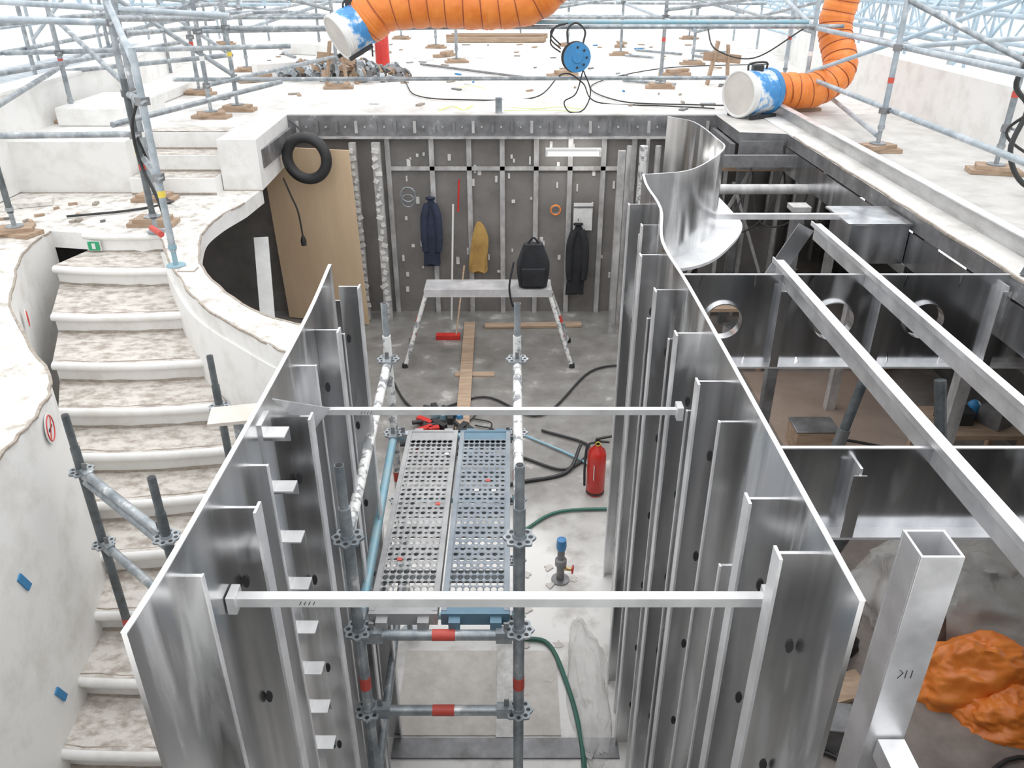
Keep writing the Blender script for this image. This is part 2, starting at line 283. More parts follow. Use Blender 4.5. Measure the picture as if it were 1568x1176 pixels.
# ------------------------------------------------------------------ aluminium corridor walls
ZT=3.02
m=M()
path=c2([(.73,1.26),(.73,2.2),(.725,3.1),(.715,3.67),(.80,4.24),(.80,4.73),(.82,5.03)],5)
m.ribbon(path,0,ZT,.012,ALU)
m.ribbon(path,ZT,ZT+.003,.014,ALUB)
curl=c2([(.82,5.03),(1.11,5.13),(1.33,5.44),(1.52,5.85),(1.54,6.18),(1.51,6.86),(1.34,7.14)],6)
m.ribbon(curl,2.45,ZT,.012,ALU)
k=len(curl); inn=[];out_=[]
for i in range(k):
    a=Vector(curl[max(i-1,0)]);b=Vector(curl[min(i+1,k-1)]);d=(b-a).normalized();nn=Vector((d.y,-d.x)); p=Vector(curl[i]); inn.append((p.x,p.y)); q=p+nn*.2; out_.append((q.x,q.y))
m.prism(inn+out_[::-1],2.43,2.45,ALUB)
def xw(y):
    for i in range(len(path)-1):
        if path[i][1]<=y<=path[i+1][1]:
            t=(y-path[i][1])/(path[i+1][1]-path[i][1]); return path[i][0]+(path[i+1][0]-path[i][0])*t
    return .8
def lug(m,x,y,z):
    n=14; vs=[]
    for yy in(y-.009,y-.004):
        for j in range(n): a=2*math.pi*j/n; vs.append((x+.010*math.cos(a),yy,z+.022*math.sin(a)))
    m.add(vs,[tuple(range(n)),tuple(range(n,2*n))]+[(j,(j+1)%n,n+(j+1)%n,n+j) for j in range(n)],BLACK)
FY=[(1.5,2.95,1),(1.76,2.92,1),(1.98,2.5,0),(2.2,2.9,0),(2.42,2.93,1),(2.62,2.7,0),(2.82,2.93,1),(3.05,2.8,0),(3.28,2.93,1),(3.5,2.7,0),(3.75,2.93,1),(4.0,2.8,0),(4.25,2.93,1),(4.5,2.8,0),(4.78,2.9,1)]
for y,zt,fl in FY:
    x=xw(y); dep=.09 if fl else .065
    m.bx(x-dep,x-.004,y-.005,y+.005,0,zt,ALU)
    if fl: m.bx(x-dep-.008,x-dep,y-.026,y+.026,0,zt,ALUB)
    else: m.bx(x-dep-.006,x-dep,y-.008,y+.008,0,zt,ALUB)
    z=zt-.3
    if fl:
        while z>.2: lug(m,x-.02,y,z); z-=.46
m.build('aluminium_wall_right')
m=M()
pl=c2([(-.77,1.17),(-.765,1.25),(-.76,1.44),(-.76,2.14),(-.77,2.8),(-.80,3.35)],5)
m.ribbon(pl,0,ZT,.012,ALU); m.ribbon(pl,ZT,ZT+.003,.014,ALUB)
for y,zt,fl in((1.42,2.95,0),(1.72,2.92,1),(1.95,2.9,0),(2.32,2.85,1),(2.6,2.9,0),(2.85,2.93,1),(3.1,2.8,0),(3.32,2.93,1)):
    dep=.085 if fl else .05; x=-.765
    m.bx(x,x+dep,y-.005,y+.005,0,zt,ALU)
    if fl: m.bx(x+dep,x+dep+.008,y-.026,y+.026,0,zt,ALUB)
    else: m.bx(x+dep,x+dep+.004,y-.007,y+.007,0,zt,ALUB)
    z=zt-.25
    if fl:
        while z>.2: lug(m,x+.022,y,z); z-=.46
z=2.93
while z>.05:
    m.bx(-.75,-.685,2.05,2.11,z,z+.005,BARM); m.bx(-.75,-.685,2.106,2.11,z-.045,z,ALU); z-=.2
m.bx(-.76,-.745,2.04,2.13,0,2.98,ALU)
m.add([(-.765,2.14,ZT),(-.765,2.146,ZT),(-.68,2.6,2.72),(-.68,2.606,2.72),(-.765,2.6,2.6),(-.765,2.606,2.6)],[(0,2,4),(1,3,5),(0,1,3,2)],ALUB)
m.build('aluminium_wall_left')
m=M()
for (x,y,z0,z1) in((-.93,3.85,0,2.65),(-.93,4.1,0,2.45)):
    m.bx(x-.01,x+.09,y-.006,y+.006,z0,z1,ALU); m.bx(x+.09,x+.1,y-.03,y+.03,z0,z1,ALUB)
m.bx(-.96,-.95,3.4,4.2,0,2.3,ALU)
m.build('aluminium_stiffener_frame')
def spreader(x0,x1,y,z,h):
    m=M(); m.bx(x0,x1,y-h,y+h,z-h,z+h,BARM); m.bx(x0-.02,x0+.004,y-.028,y+.028,z-.028,z+.028,BARM); m.bx(x1-.004,x1+.02,y-.028,y+.028,z-.028,z+.028,BARM)
    x=x0+(x1-x0)*.12
    for k_ in range(4): m.bar((x+k_*.012,y-h-.001,z-.006),(x+k_*.012+.006,y-h-.001,z+.006),.002,.002,BLACK)
    m.build('spreader_bar',bevel=.003)
spreader(-.73,.67,1.61,2.7,.015); spreader(-.74,.63,2.65,2.68,.012)

# ------------------------------------------------------------------ right hand deck framing
def girder(y,x0,x1,z0,z1,holes,gus,name):
    m=M(); w=.01
    xs=sorted([x0,x1]+[h[0]-h[1]*1.5 for h in holes]+[h[0]+h[1]*1.5 for h in holes]); zc=(z0+z1)/2
    for i in range(0,len(xs)-1,2): m.bx(xs[i],xs[i+1],y-w/2,y+w/2,z0,z1,ALUG)
    for hx,r in holes:
        n=32; H=r*1.5; vs=[];fs=[]
        for s_ in(-1,1):
            for j in range(n):
                a=2*math.pi*(j+.5)/n; c,s=math.cos(a),math.sin(a); q=max(abs(c)/H,abs(s)/((z1-z0)/2)); vs.append((hx+c/q,y+s_*w/2,zc+s/q))
            for j in range(n):
                a=2*math.pi*(j+.5)/n; vs.append((hx+r*math.cos(a),y+s_*w/2,zc+r*math.sin(a)))
        for b in(0,2*n):
            for j in range(n): fs.append((b+j,b+(j+1)%n,b+n+(j+1)%n,b+n+j))
        for j in range(n): fs.append((n+j,n+(j+1)%n,3*n+(j+1)%n,3*n+j))
        m.add(vs,fs,ALUG)
        vs=[];fs=[]
        for yy in(y-.035,y+.035):
            for rr in(r,r+.006):
                for j in range(n): a=2*math.pi*j/n; vs.append((hx+rr*math.cos(a),yy,zc+rr*math.sin(a)))
        for j in range(n):
            k=(j+1)%n; fs+=[(j,k,n+k,n+j),(2*n+j,2*n+k,3*n+k,3*n+j),(j,k,2*n+k,2*n+j),(n+j,n+k,3*n+k,3*n+j)]
        m.add(vs,fs,ALU)
    m.bx(x0,x1,y-.07,y+.07,z0-.012,z0,ALUB)
    m.bx(x0,x1,y-.008,y+.008,z1,z1+.005,ALUB)
    for g in gus:
        m.bx(g-.005,g+.005,y-.065,y+.065,z0,z1-.05,ALUB); m.bx(g-.025,g+.025,y-.071,y-.065,z0,z1-.08,ALU)
    m.build(name)
girder(4.45,1.0,4.3,2.0,2.57,[(1.27,.11),(1.93,.12),(2.48,.11)],[1.6,2.2,2.9],'deck_girder')
girder(2.56,.98,4.3,2.2,2.57,[],[1.31,2.6],'deck_girder')
def longi(x,y0,y1,name='deck_longitudinal'):
    m=M(); m.bx(x-.035,x+.035,y0,y1,2.60,2.61,ALUB); m.bx(x-.035,x-.028,y0,y1,2.61,2.63,ALUB); m.bx(x-.004,x+.004,y0,y1,2.50,2.60,ALUB); m.build(name)
longi(1.60,.9,4.6); longi(2.08,.9,5.35)
m=M(); m.bx(1.5,2.5,5.82,5.86,2.5,2.54,ALUB); m.bar((2.0,5.3,2.6),(1.75,5.3,2.1),.12,.01,ALUG,(0,1,0)); m.bx(2.48,2.91,5.7,6.1,2.2,2.5,ALUG); m.bx(2.44,2.91,5.66,6.14,2.5,2.515,ALUG); m.build('deck_cross_beam')
m=M(); m.bx(2.915,2.925,.9,8.8,2.2,2.44,ALUG); m.bx(3.16,3.17,2.5,10.1,D,D+.13,WEBG); m.bx(2.94,3.16,2.5,10.1,D+.002,D+.008,DECKM); m.bx(3.12,3.2,2.5,10.1,D+.13,D+.138,ALUB)
m.ribbon([(2.935+random.uniform(-.008,.012),2.5+i*.21) for i in range(30)],D-.005,D+.01,.016,SCRAPE_SHADE)
m.build('deck_edge_beam')
m=M(); x,y=1.04,1.56; s=.053
for (a,b,c,d_) in((x-s,x+s,y-s,y-s+.007),(x-s,x+s,y+s-.007,y+s),(x-s,x-s+.007,y-s+.007,y+s-.007),(x+s-.007,x+s,y-s+.007,y+s-.007)): m.bx(a,b,c,d_,0,2.93,ALUB)
m.bx(x-.025,x+.05,1.15,1.5,2.22,2.29,ALUB)
for k_,(a,b) in enumerate((((0,0),(.012,.02)),((.012,.02),(.0,.03)),((.02,0),(.02,.03)),((.035,.03),(.035,0)))):
    m.bar((x-.02+a[0],y-s-.001,2.52+a[1]),(x-.02+b[0],y-s-.001,2.52+b[1]+.001),.002,.002,BLACK)
m.build('aluminium_box_post',bevel=.002)

# ------------------------------------------------------------------ back room
m=M(); m.bx(-5.2,2.3,10.05,10.15,0,2.45,PANEL); m.build('wall_back')
m=M(); m.bx(2.3,4.89,12.2,12.3,0,2.45,PANEL); m.bx(2.3,2.4,10.2,12.2,0,2.45,PANEL)
for x in(2.7,3.1,3.5,3.9,4.3,4.7): m.bx(x,x+.04,12.14,12.2,0,2.45,STUD)
m.build('wall_back_right')
m=M()
for x in(-1.53,-.99,-.53,-.12,.30,.72,1.13,1.5): m.bx(x-.03,x+.03,10.0,10.05,0,2.4,STUD)
for i in range(60):
    x=random.uniform(-1.5,1.45); z=random.uniform(.2,2.2); m.bx(x,x+random.uniform(.02,.05),10.035,10.047,z,z+random.uniform(.03,.1),PATCH)
for x,w in((-1.68,.10),(-1.95,.08)):
    m.bx(x,x+w,9.75,9.82,0,2.28,STUD)
    for i in range(25):
        z=i*.09+.03; m.box((x+w/2+random.uniform(-.03,.03),9.74,z),(random.uniform(.03,.1),.02,.05),PATCH,Matrix.Rotation(random.uniform(-.6,.6),3,'Y'))
m.bx(-1.5,1.4,10.0,10.03,1.9,1.95,STUD); m.bx(-3.0,-2.0,10.0,10.04,1.2,1.25,STUD)
m.build('partition_studs')
m=M()
for x,r in((1.55,.05),(1.72,.035),(1.38,.03)): m.tube((x,9.6,0),(x,9.6,2.28),r,PLAST if r>.04 else STUD)
m.bx(1.22,1.30,9.3,9.36,0,2.28,STUD); m.bx(2.0,2.06,9.3,9.36,0,2.28,STUD); m.build('service_pipes')
m=M()
m.bx(-2.7,2.45,9.97,9.995,2.32,2.56,BEAMD); m.bx(-2.7,2.45,9.9,9.995,2.30,2.32,STUD)
for i in range(22):
    x=-2.6+i*.235; m.bx(x,x+.035,9.94,9.97,2.36,2.5,BEAMD if i%3 else STUD); m.lathe((x+.12,9.95,2.43),(0,1,0),[(.012,0),(.012,.02)],STUD,8)
m.bx(-2.66,-2.63,8.6,9.9,2.25,2.44,BEAMD); m.bx(2.38,2.43,8.9,9.9,2.2,2.44,BEAMD); m.bx(2.43,2.9,8.74,8.765,2.2,2.5,BEAMD)
m.build('opening_edge_beam')
def tlight(x0,x1,y,z,es):
    m=M(); e=bpy.data.materials.new('fluorescent_lamp_glow'); e.use_nodes=True; b=e.node_tree.nodes['Principled BSDF']; b.inputs['Emission Color'].default_value=(1,.98,.94,1); b.inputs['Emission Strength'].default_value=es
    m.bx(x0,x1,y-.05,y+.05,z+.03,z+.06,LABEL); m.tube((x0+.03,y,z),(x1-.03,y,z),.028,e); m.bx(x0,x0+.03,y-.03,y+.03,z-.03,z+.04,LABEL); m.bx(x1-.03,x1,y-.03,y+.03,z-.03,z+.04,LABEL); m.build('fluorescent_tube_light')
tlight(.40,1.06,9.7,2.17,14)
m=M(); R=Matrix.Rotation(-.22,3,'Z')@Matrix.Rotation(.06,3,'X'); m.box((-2.42,9.62,1.14),(1.12,.018,2.25),PLY,R); m.build('plywood_sheet')
m=M(); m.bar((-2.55,7.5,.0),(-2.72,8.4,1.55),.15,.03,LABEL); m.build('leaning_board')
m=M(); m.torus((-2.35,9.3,2.2),(.15,1,0),.235,.062,BLACK,36,14)
m.path(cat([(-2.35,9.3,2.46),(-2.4,9.34,2.52),(-2.55,9.5,2.58)]),.012,BLACK); m.build('rubber_ring_fender')
m=M(); m.path(cat([(-2.62,9.2,2.0),(-2.56,9.2,1.8),(-2.5,9.2,1.6),(-2.48,9.2,1.3)]),.01,BLACK); m.lathe((-2.48,9.2,1.2),(0,0,1),[(.03,0),(.035,.06),(.015,.12)],BLACK,12); m.build('hanging_lead')
m=M(); m.bx(-1.0,.45,8.5,8.85,.84,.9,ALUB); m.bx(-1.0,.45,8.49,8.5,.82,.91,ALUB)
for sx,x0 in((-1,-.98),(1,.43)):
    for y0,y1 in((8.52,8.35),(8.83,9.05)):
        m.tube((x0,y0,.84),(x0+sx*.27,y1,.0),.024,PLAST); m.lathe((x0+sx*.27,y1,0),(0,0,1),[(.035,0),(.03,.05)],BLACK,12)
        m.tube((x0+sx*.14,(y0+y1)/2,.4),(x0+sx*.17,(y0+y1)/2,.32),.027,RED)
    m.tube((x0+sx*.2,8.42,.28),(x0+sx*.2,8.97,.28),.018,GALV)
m.build('trestle_bench')
def garment(name,cx,cy,zt,zb,w,ma,yd=.1,sleeve=True):
    m=M(); n=24; rows=14; vs=[];fs=[]
    for i in range(rows+1):
        t=i/rows; z=zt+(zb-zt)*t; ww=w*(.25+.75*min(1,t*3.2)**.6)*(1+.12*t); dd=yd*(.5+.5*min(1,t*3))
        for j in range(n):
            a=2*math.pi*j/n; fo=1+.14*math.sin(a*5+t*3+cx*7)*min(1,t*2)
            vs.append((cx+math.cos(a)*ww/2*fo+.02*math.sin(t*5),cy+math.sin(a)*dd/2*fo,z+.02*math.sin(a*3)*t))
    for i in range(rows):
        for j in range(n): fs.append((i*n+j,i*n+(j+1)%n,(i+1)*n+(j+1)%n,(i+1)*n+j))
    fs.append(tuple(range(n))); fs.append(tuple(rows*n+j for j in range(n))[::-1]); m.add(vs,fs,ma)
    if sleeve:
        h=zt-zb
        for s_ in(-1,1): m.path(cat([(cx+s_*w*.25,cy-.02,zt-.08*h),(cx+s_*w*.48,cy-.03,zt-.3*h),(cx+s_*w*.52,cy-.04,zt-.6*h),(cx+s_*w*.46,cy-.04,zt-.78*h)],4),[.04,.048,.05,.052,.05,.05,.048,.047,.046,.045,.043,.042,.04],ma,10)
        m.torus((cx,cy,zt+.0),(0,.3,1),.045,.02,ma,16,6)
    m.tube((cx,cy+.08,zt+.05),(cx,cy-.02,zt+.05),.008,BEAMD); m.build(name)
garment('navy_work_jacket',-1.02,9.9,1.58,.72,.18,NAVY)
garment('yellow_work_trousers',-.42,9.9,1.28,.62,.2,YELC,sleeve=False)
garment('black_work_jacket',.84,9.9,1.25,.32,.2,BLACKC)
m=M(); n=20; vs=[];fs=[]; rows=10
for i in range(rows+1):
    t=i/rows; z=.90+.5*t; w=.19*(1-.35*max(0,t-.55)/.45)*(.85+.15*math.sin(t*3)); d_=.11*(1-.4*t)
    for j in range(n):
        a=2*math.pi*j/n; c,s=math.cos(a),math.sin(a); c=math.copysign(abs(c)**.6,c); s=math.copysign(abs(s)**.6,s); vs.append((.24+c*w,8.66+s*d_,z))
for i in range(rows):
    for j in range(n): fs.append((i*n+j,i*n+(j+1)%n,(i+1)*n+(j+1)%n,(i+1)*n+j))
fs.append(tuple(range(n))[::-1]); fs.append(tuple(rows*n+j for j in range(n))); m.add(vs,fs,BLACKC)
m.box((.24,8.54,1.04),(.26,.05,.2),BLACKC); m.path(cat([(.18,8.66,1.4),(.24,8.64,1.47),(.3,8.66,1.4)]),.012,BLACKC); m.path(cat([(.12,8.55,1.35),(.07,8.5,1.15),(.1,8.54,.95)]),.016,BLACKC); m.path(cat([(.02,8.6,1.2),(-.03,8.5,.95),(.0,8.47,.75),(.04,8.47,.7)]),.012,BLACKC)
m.build('backpack',bevel=.01)
m=M(); m.bx(.78,1.02,9.965,9.98,1.15,1.5,PAPER); m.bx(.78,1.02,9.96,9.966,1.44,1.46,BEAMD); m.build('pinned_drawing')
m=M(); m.torus((.55,9.94,1.42),(0,1,0),.06,.012,ORANGE,20,6); m.torus((.55,9.94,1.42),(0,1,0),.045,.01,BEAMD,20,6); m.build('coiled_tape')
m=M(); m.torus((-1.3,9.93,1.62),(0,1,0),.09,.01,GALV,24,6); m.torus((-1.3,9.9,1.55),(0,1,.1),.08,.008,GALV,24,6); m.build('coiled_wire')
m=M(); m.bx(-.95,-.65,9.1,9.2,0,.06,REDP); m.tube((-.7,9.15,.05),(-.62,9.9,.7),.012,WOOD); m.build('floor_brush')
m=M(); m.tube((-.80,9.75,.0),(-.74,9.93,1.5),.013,LABEL); m.tube((-.68,9.93,1.4),(-.66,9.97,1.8),.012,REDP); m.build('broom_handle')
for (a,b,c) in(((-.55,9.6,.02),(-.5,6.7,.02),.14),((-.35,9.5,.02),(.9,9.55,.02),.12)):
    m=M(); m.bar(a,b,c,.03,WOOD); m.build('timber_plank')

# ------------------------------------------------------------------ scaffold pieces
def rosette(m,x,y,z,ma=GALV):
    n=32; vs=[]
    for zz in(z-.005,z+.005):
        for j in range(n):
            a=2*math.pi*j/n; r=.062+.006*math.cos(8*a); vs.append((x+r*math.cos(a),y+r*math.sin(a),zz))
    m.add(vs,[tuple(range(n))[::-1],tuple(range(n,2*n))]+[(j,(j+1)%n,n+(j+1)%n,n+j) for j in range(n)],ma)
    for j in range(8):
        a=2*math.pi*j/8; m.lathe((x+.045*math.cos(a),y+.045*math.sin(a),z-.006),(0,0,1),[(.010,0),(.010,.012)],BLACK,8)
    m.lathe((x,y,z-.02),(0,0,1),[(.028,0),(.03,.02),(.028,.04)],ma,12)
def wedge(m,p,d):
    p=Vector(p);d=Vector(d).normalized(); m.bar(p+d*.03,p+d*.10,.045,.06,GALV); m.bar(p+d*.055+Vector((0,0,-.05)),p+d*.055+Vector((0,0,.07)),.008,.022,BEAMD,(1,0,0))
def ledger(m,p,q,ma,w=True,r=.024):
    m.tube(p,q,r,ma)
    if w: wedge(m,p,Vector(q)-Vector(p)); wedge(m,q,Vector(p)-Vector(q))
def clamp(m,x,y,z):
    m.box((x,y,z),(.075,.075,.055),BEAMD,Matrix.Rotation(random.random()*3,3,'Z')); m.lathe((x+.03,y-.05,z),(0,1,0),[(.012,-.03),(.012,.05)],GALV,8)
XL,XR,YN,YF=-.66,.03,2.55,4.18
m=M()
for x,y,zs,ma in((XL,YN,2.3,GALV),(XR,YN,2.3,GALV),(XL-.06,YF,2.3,PLAST),(XR,YF,2.3,PLAST)):
    m.tube((x,y,.08),(x,y,zs),.0245,ma,14); m.pipe((x,y,zs),(x,y,zs+.2),.019,GALV,12)
    m.lathe((x,y,0),(0,0,1),[(.07,0),(.07,.008),(.02,.01),(.02,.1)],GALV,16)
    for z in(.15,.65,1.15,1.65,2.15): rosette(m,x,y,z)
    m.tube((x,y,1.3),(x,y,1.37),.026,RED); 
ledger(m,(XL,YN,1.65),(XL-.06,YF,1.65),BLUET); ledger(m,(XR,YN,1.65),(XR,YF,1.65),GALV)
ledger(m,(XL,YN,2.15),(XL-.06,YF,2.15),PLAST); ledger(m,(XR,YN,2.15),(XR,YF,2.15),PLAST)
for z in(1.62,1.15,.15): 
    ledger(m,(XL,YN,z),(XR,YN,z),GALV if z>1 else BLUET); ledger(m,(XL-.06,YF,z),(XR,YF,z),BLUET)
m.tube(((XL+XR)/2-.05,YN,1.15),((XL+XR)/2+.05,YN,1.15),.026,RED)
m.tube(((XL+XR)/2-.03,YN,1.62),((XL+XR)/2+.07,YN,1.62),.026,RED)
ledger(m,(XL,YN,.65),(XL-.06,YF,.65),GALV); ledger(m,(XR,YN,.65),(XR,YF,.65),GALV)
m.tube((XL-.02,YN+.05,1.6),(XL-.05,YF-.05,.7),.02,GALV)
m.build('scaffold_tower')
def pdeck(x0,x1,y0,y1,z,ma,mb):
    m=M(); nx=8; mg=.025; ny=int((y1-y0-.16)/.04); cw=(x1-x0-2*mg)/nx; ch=(y1-y0-.16)/ny; yb=y0+.08
    m.bx(x0,x0+mg,y0,y1,z-.06,z+.006,ma); m.bx(x1-mg,x1,y0,y1,z-.06,z+.006,ma); m.bx(x0+mg,x1-mg,y0,yb,z-.006,z,mb); m.bx(x0+mg,x1-mg,y1-.08,y1,z-.006,z,mb)
    m.bx(x0,x1,y0-.02,y0,z-.06,z+.004,mb); m.bx(x0,x1,y1,y1+.02,z-.06,z+.004,mb)
    for q in range(8): yy=y0+.24+q*.165; m.bx(x0+mg,x1-mg,yy,yy+.06,z-.055,z-.03,DARKT)
    for cx in(x0+.06,x1-.06): m.bx(cx-.025,cx+.025,y0-.06,y0-.01,z-.05,z-.01,mb); m.bx(cx-.025,cx+.025,y1+.01,y1+.06,z-.05,z-.01,mb)
    for i in range(nx):
        for j in range(ny):
            cx=x0+mg+(i+.5)*cw; cy=yb+(j+.5)*ch; n=8; big=(j<5 or j>ny-3)
            fx,fy=(.44,.40) if big else ((.38,.30) if (i+j)%2 else (.26,.18))
            vs=[];fs=[]
            for q in range(n):
                a=2*math.pi*(q+.5)/n; c,s=math.cos(a),math.sin(a); mm=max(abs(c),abs(s)); vs.append((cx+c/mm*cw/2,cy+s/mm*ch/2,z))
            for q in range(n):
                a=2*math.pi*(q+.5)/n; vs.append((cx+math.cos(a)*cw*fx,cy+math.sin(a)*ch*fy,z-.004))
            for q in range(n): fs.append((q,(q+1)%n,n+(q+1)%n,n+q))
            m.add(vs,fs,ma)
            for sx,sy in((1,1),(1,-1),(-1,1),(-1,-1)):
                k=math.tan(math.pi/8); m.add([(cx+sx*cw/2,cy+sy*ch/2,z),(cx+sx*cw/2,cy+sy*k*ch/2,z),(cx+sx*k*cw/2,cy+sy*ch/2,z)],[(0,1,2)],ma)
    for i in range(3): m.box((random.uniform(x0+.05,x1-.05),random.uniform(y0+.2,y1-.2),z+.002),(.025,.02,.003),random.choice([RED,PATCH,PATCH]))
    m.build('scaffold_deck_plank')
DG=mat('deck_plank_steel',(.40,.40,.40),(.27,.27,.27),rough=.5,metal=.3,scale=6); DB=mat('deck_plank_blue_worn',(.29,.32,.35),(.19,.22,.255),rough=.5,metal=.3,scale=6); DC=mat('deck_end_blue',(.12,.22,.30),(.09,.17,.23),rough=.5,metal=.3)
pdeck(-.625,-.325,2.62,4.12,1.69,DG,DG); pdeck(-.31,-.01,2.62,4.12,1.69,DB,DC)

m=M()
for x,y,z1 in((-2.34,3.62,1.9),(-1.66,3.05,1.9),(-1.82,4.33,1.9)):
    m.tube((x,y,.3),(x,y,z1),.0245,DARKT,14); m.pipe((x,y,z1),(x,y,z1+.2),.02,DARKT,12)
    for z in(1.75,1.25): rosette(m,x,y,z)
m.tube((-2.34,3.62,.62),(-2.34,3.62,.68),.026,RED)
for z in(1.75,1.25): ledger(m,(-2.34,3.62,z),(-1.66,3.05,z),GALV)
m.tube((-2.34,3.62,1.68),(-1.66,3.05,1.68),.02,GALV)
m.build('stair_scaffold')
SHELF=mat('pale_ply_shelf',(.66,.60,.54),(.55,.49,.43),rough=.7)
m=M(); m.box((-1.6,4.02,1.87),(.3,.2,.02),SHELF,Matrix.Rotation(.2,3,'Z')); m.tube((-1.6,4.02,0),(-1.6,4.02,1.86),.03,GALV); m.build('plywood_shelf')

def std(m,x,y,z0,z1,ma=GALVL,cl=(),base=True,jack=None):
    if base:
        m.box((x,y,z0+.02),(.42,.2,.035),WOOD,Matrix.Rotation(random.uniform(-.3,.3),3,'Z')); m.box((x,y,z0+.055),(.3,.2,.035),WOOD,Matrix.Rotation(random.uniform(-.5,.5),3,'Z')); b=z0+.075
    else: b=z0
    m.lathe((x,y,b),(0,0,1),[(.075,0),(.075,.008),(.02,.01),(.02,.22)],jack or GALV,16); m.lathe((x,y,b+.14),(0,0,1),[(.035,0),(.035,.03)],jack or GALV,8)
    m.tube((x,y,b+.12),(x,y,z1),.0265,ma,12)
    m.tube((x,y,b+.55),(x,y,b+.6),.028,random.choice([RED,YEL,RED,WHITE]))
    for z in cl: clamp(m,x,y,z)
m=M()
RZ=(2.93,3.51)
std(m,-3.36,10.24,D,5.2,GALV,RZ); std(m,3.57,10.3,D,5.2,GALVL,RZ); std(m,-2.5,12.2,D,5.2,GALV,RZ); std(m,2.14,12.23,D,5.2,GALV,(3.51,))
std(m,-3.52,9.75,D,5.2,GALV,(2.93,3.5)); std(m,-1.0,15.5,D,5,GALV); std(m,2.11,16.74,D,5.2,GALV,(3.5,)); std(m,-3.87,17.4,D,5,GALV); std(m,-6.3,19,D,5,GALV); std(m,4.16,20.4,D,5,GALV); std(m,-2.6,20.4,D,5,GALV); std(m,.2,20.4,D,5,GALV)
std(m,-4.4,14.2,D,5,GALV,(3.5,)); std(m,3.2,15.2,D,5,GALV,(3.5,)); std(m,1.2,18.6,D,5,GALV); std(m,-1.6,18.2,D,5,GALV)
for p,q,ma in (((-4.1,10.27,2.93),(2.75,10.27,2.95),GALV),((-3.9,10.27,3.5),(3.9,10.27,3.52),GALV),((-3.7,10.2,3.47),(-.3,10.9,3.47),GALV),((-1.5,10.33,3.56),(3.5,10.33,3.56),BLUET),
  ((-4.5,12.25,3.5),(4.5,12.25,3.5),GALV),((-2.5,12.2,3.48),(-2.5,22,3.48),GALVL),((2.14,10.2,3.48),(2.14,22,3.48),GALVL),((-6.4,17.4,3.5),(5,17.4,3.45),GALV),((-6,20.4,3.4),(6,20.4,3.4),GALVL),((-6,20.4,3.8),(6,20.4,3.8),GALVL),
  ((-3.36,10.24,3.6),(-3.87,17.4,3.5),GALV),((3.57,10.3,3.45),(4.16,20.4,3.5),GALV),((-5,15.5,3.75),(5,15.5,3.75),GALV),((-5,13.5,4.0),(-1,21,3.2),GALV),((1,12,4.1),(5,19,3.2),GALV),
  ((-2.5,12.2,3.6),(-3.36,10.24,4.0),GALV),((2.14,12.2,3.6),(3.57,10.3,3.9),GALV),((-3.52,9.75,2.93),(-2.5,12.2,3.0),GALV),
  ((-6.0,14.2,3.4),(0,14.2,3.45),GALV),((-7,12.6,3.9),(-3,18.5,3.1),GALV),((-4.4,14.2,3.2),(-2.5,12.2,3.7),GALVL),((-1.0,15.5,3.2),(2.1,16.7,3.6),GALV),((.2,20.4,3.0),(2.1,16.7,3.8),GALV),((3.2,15.2,3.1),(5,12,3.9),GALV),((-6.5,18.5,3.2),(6.5,18.6,3.15),GALV),((-3.36,10.3,3.2),(-5.2,13,3.6),GALV)):
    m.tube(p,q,.0245,ma)
m.build('deck_scaffold')
m=M()
std(m,-3.3,7.2,2.05,5.3,GALV,(3.2,3.75),True); std(m,-2.68,6.08,2.05,3.66,GALVL,(2.75,3.3),False,BLUET); std(m,-4.4,6.9,2.05,3.2,DARKT,(2.9,),True); std(m,-3.62,8.05,2.05,5.3,GALV,(3.1,3.6),True)
std(m,-5.0,9.5,D,5.2,GALV,(3.3,)); std(m,-4.3,11.6,D,5.2,GALV,(3.3,)); std(m,-3.18,6.95,2.06,3.35,DARKT,(2.9,),False)
for p,q,ma in (((-3.3,7.2,3.2),(-2.68,6.08,3.3),GALV),((-3.3,7.2,3.75),(-5.4,6.0,3.9),GALVL),((-3.3,7.2,3.78),(-3.5,10.3,3.6),GALV),((-3.5,7.25,2.93),(-2.7,9.9,2.95),GALV),((-5.6,5.4,3.2),(-4.6,12,3.2),GALV),((-5.6,6.0,3.65),(-4.2,13,3.65),GALV),
  ((-4.4,6.9,2.9),(-3.3,7.25,2.85),GALV),((-6,8,3.95),(-2.6,8.1,3.75),GALVL),((-5.6,9.5,3.3),(-2.5,9.75,3.35),GALV),((-4.6,7.0,2.98),(-5.4,11,3.2),GALV),((-5.05,9.5,4.4),(-3.36,10.2,3.0),GALV),((-6.2,13,3.0),(-3,10.4,4.1),GALV),((-5.6,11.6,3.55),(-3,11.8,3.6),GALV),
  ((-2.68,6.08,2.75),(-3.15,6.95,2.7),GALV),((-2.68,6.08,3.55),(-3.3,7.22,3.9),GALVL),((-3.62,8.05,3.6),(-4.3,11.6,3.4),GALV),((-3.62,8.05,3.1),(-5.0,9.5,3.7),GALV),((-5.6,10.3,3.0),(-3.4,10.3,3.2),GALV)): m.tube(p,q,.0265,ma)
m.path(cat([(-2.95,6.7,2.06),(-3.0,6.72,2.4),(-3.12,6.8,2.7),(-3.1,6.75,3.0),(-3.0,6.7,3.2)]),.014,BLACK); m.tube((-3.05,6.6,2.2),(-2.9,6.42,2.2),.026,RED)
m.build('stair_opening_scaffold')
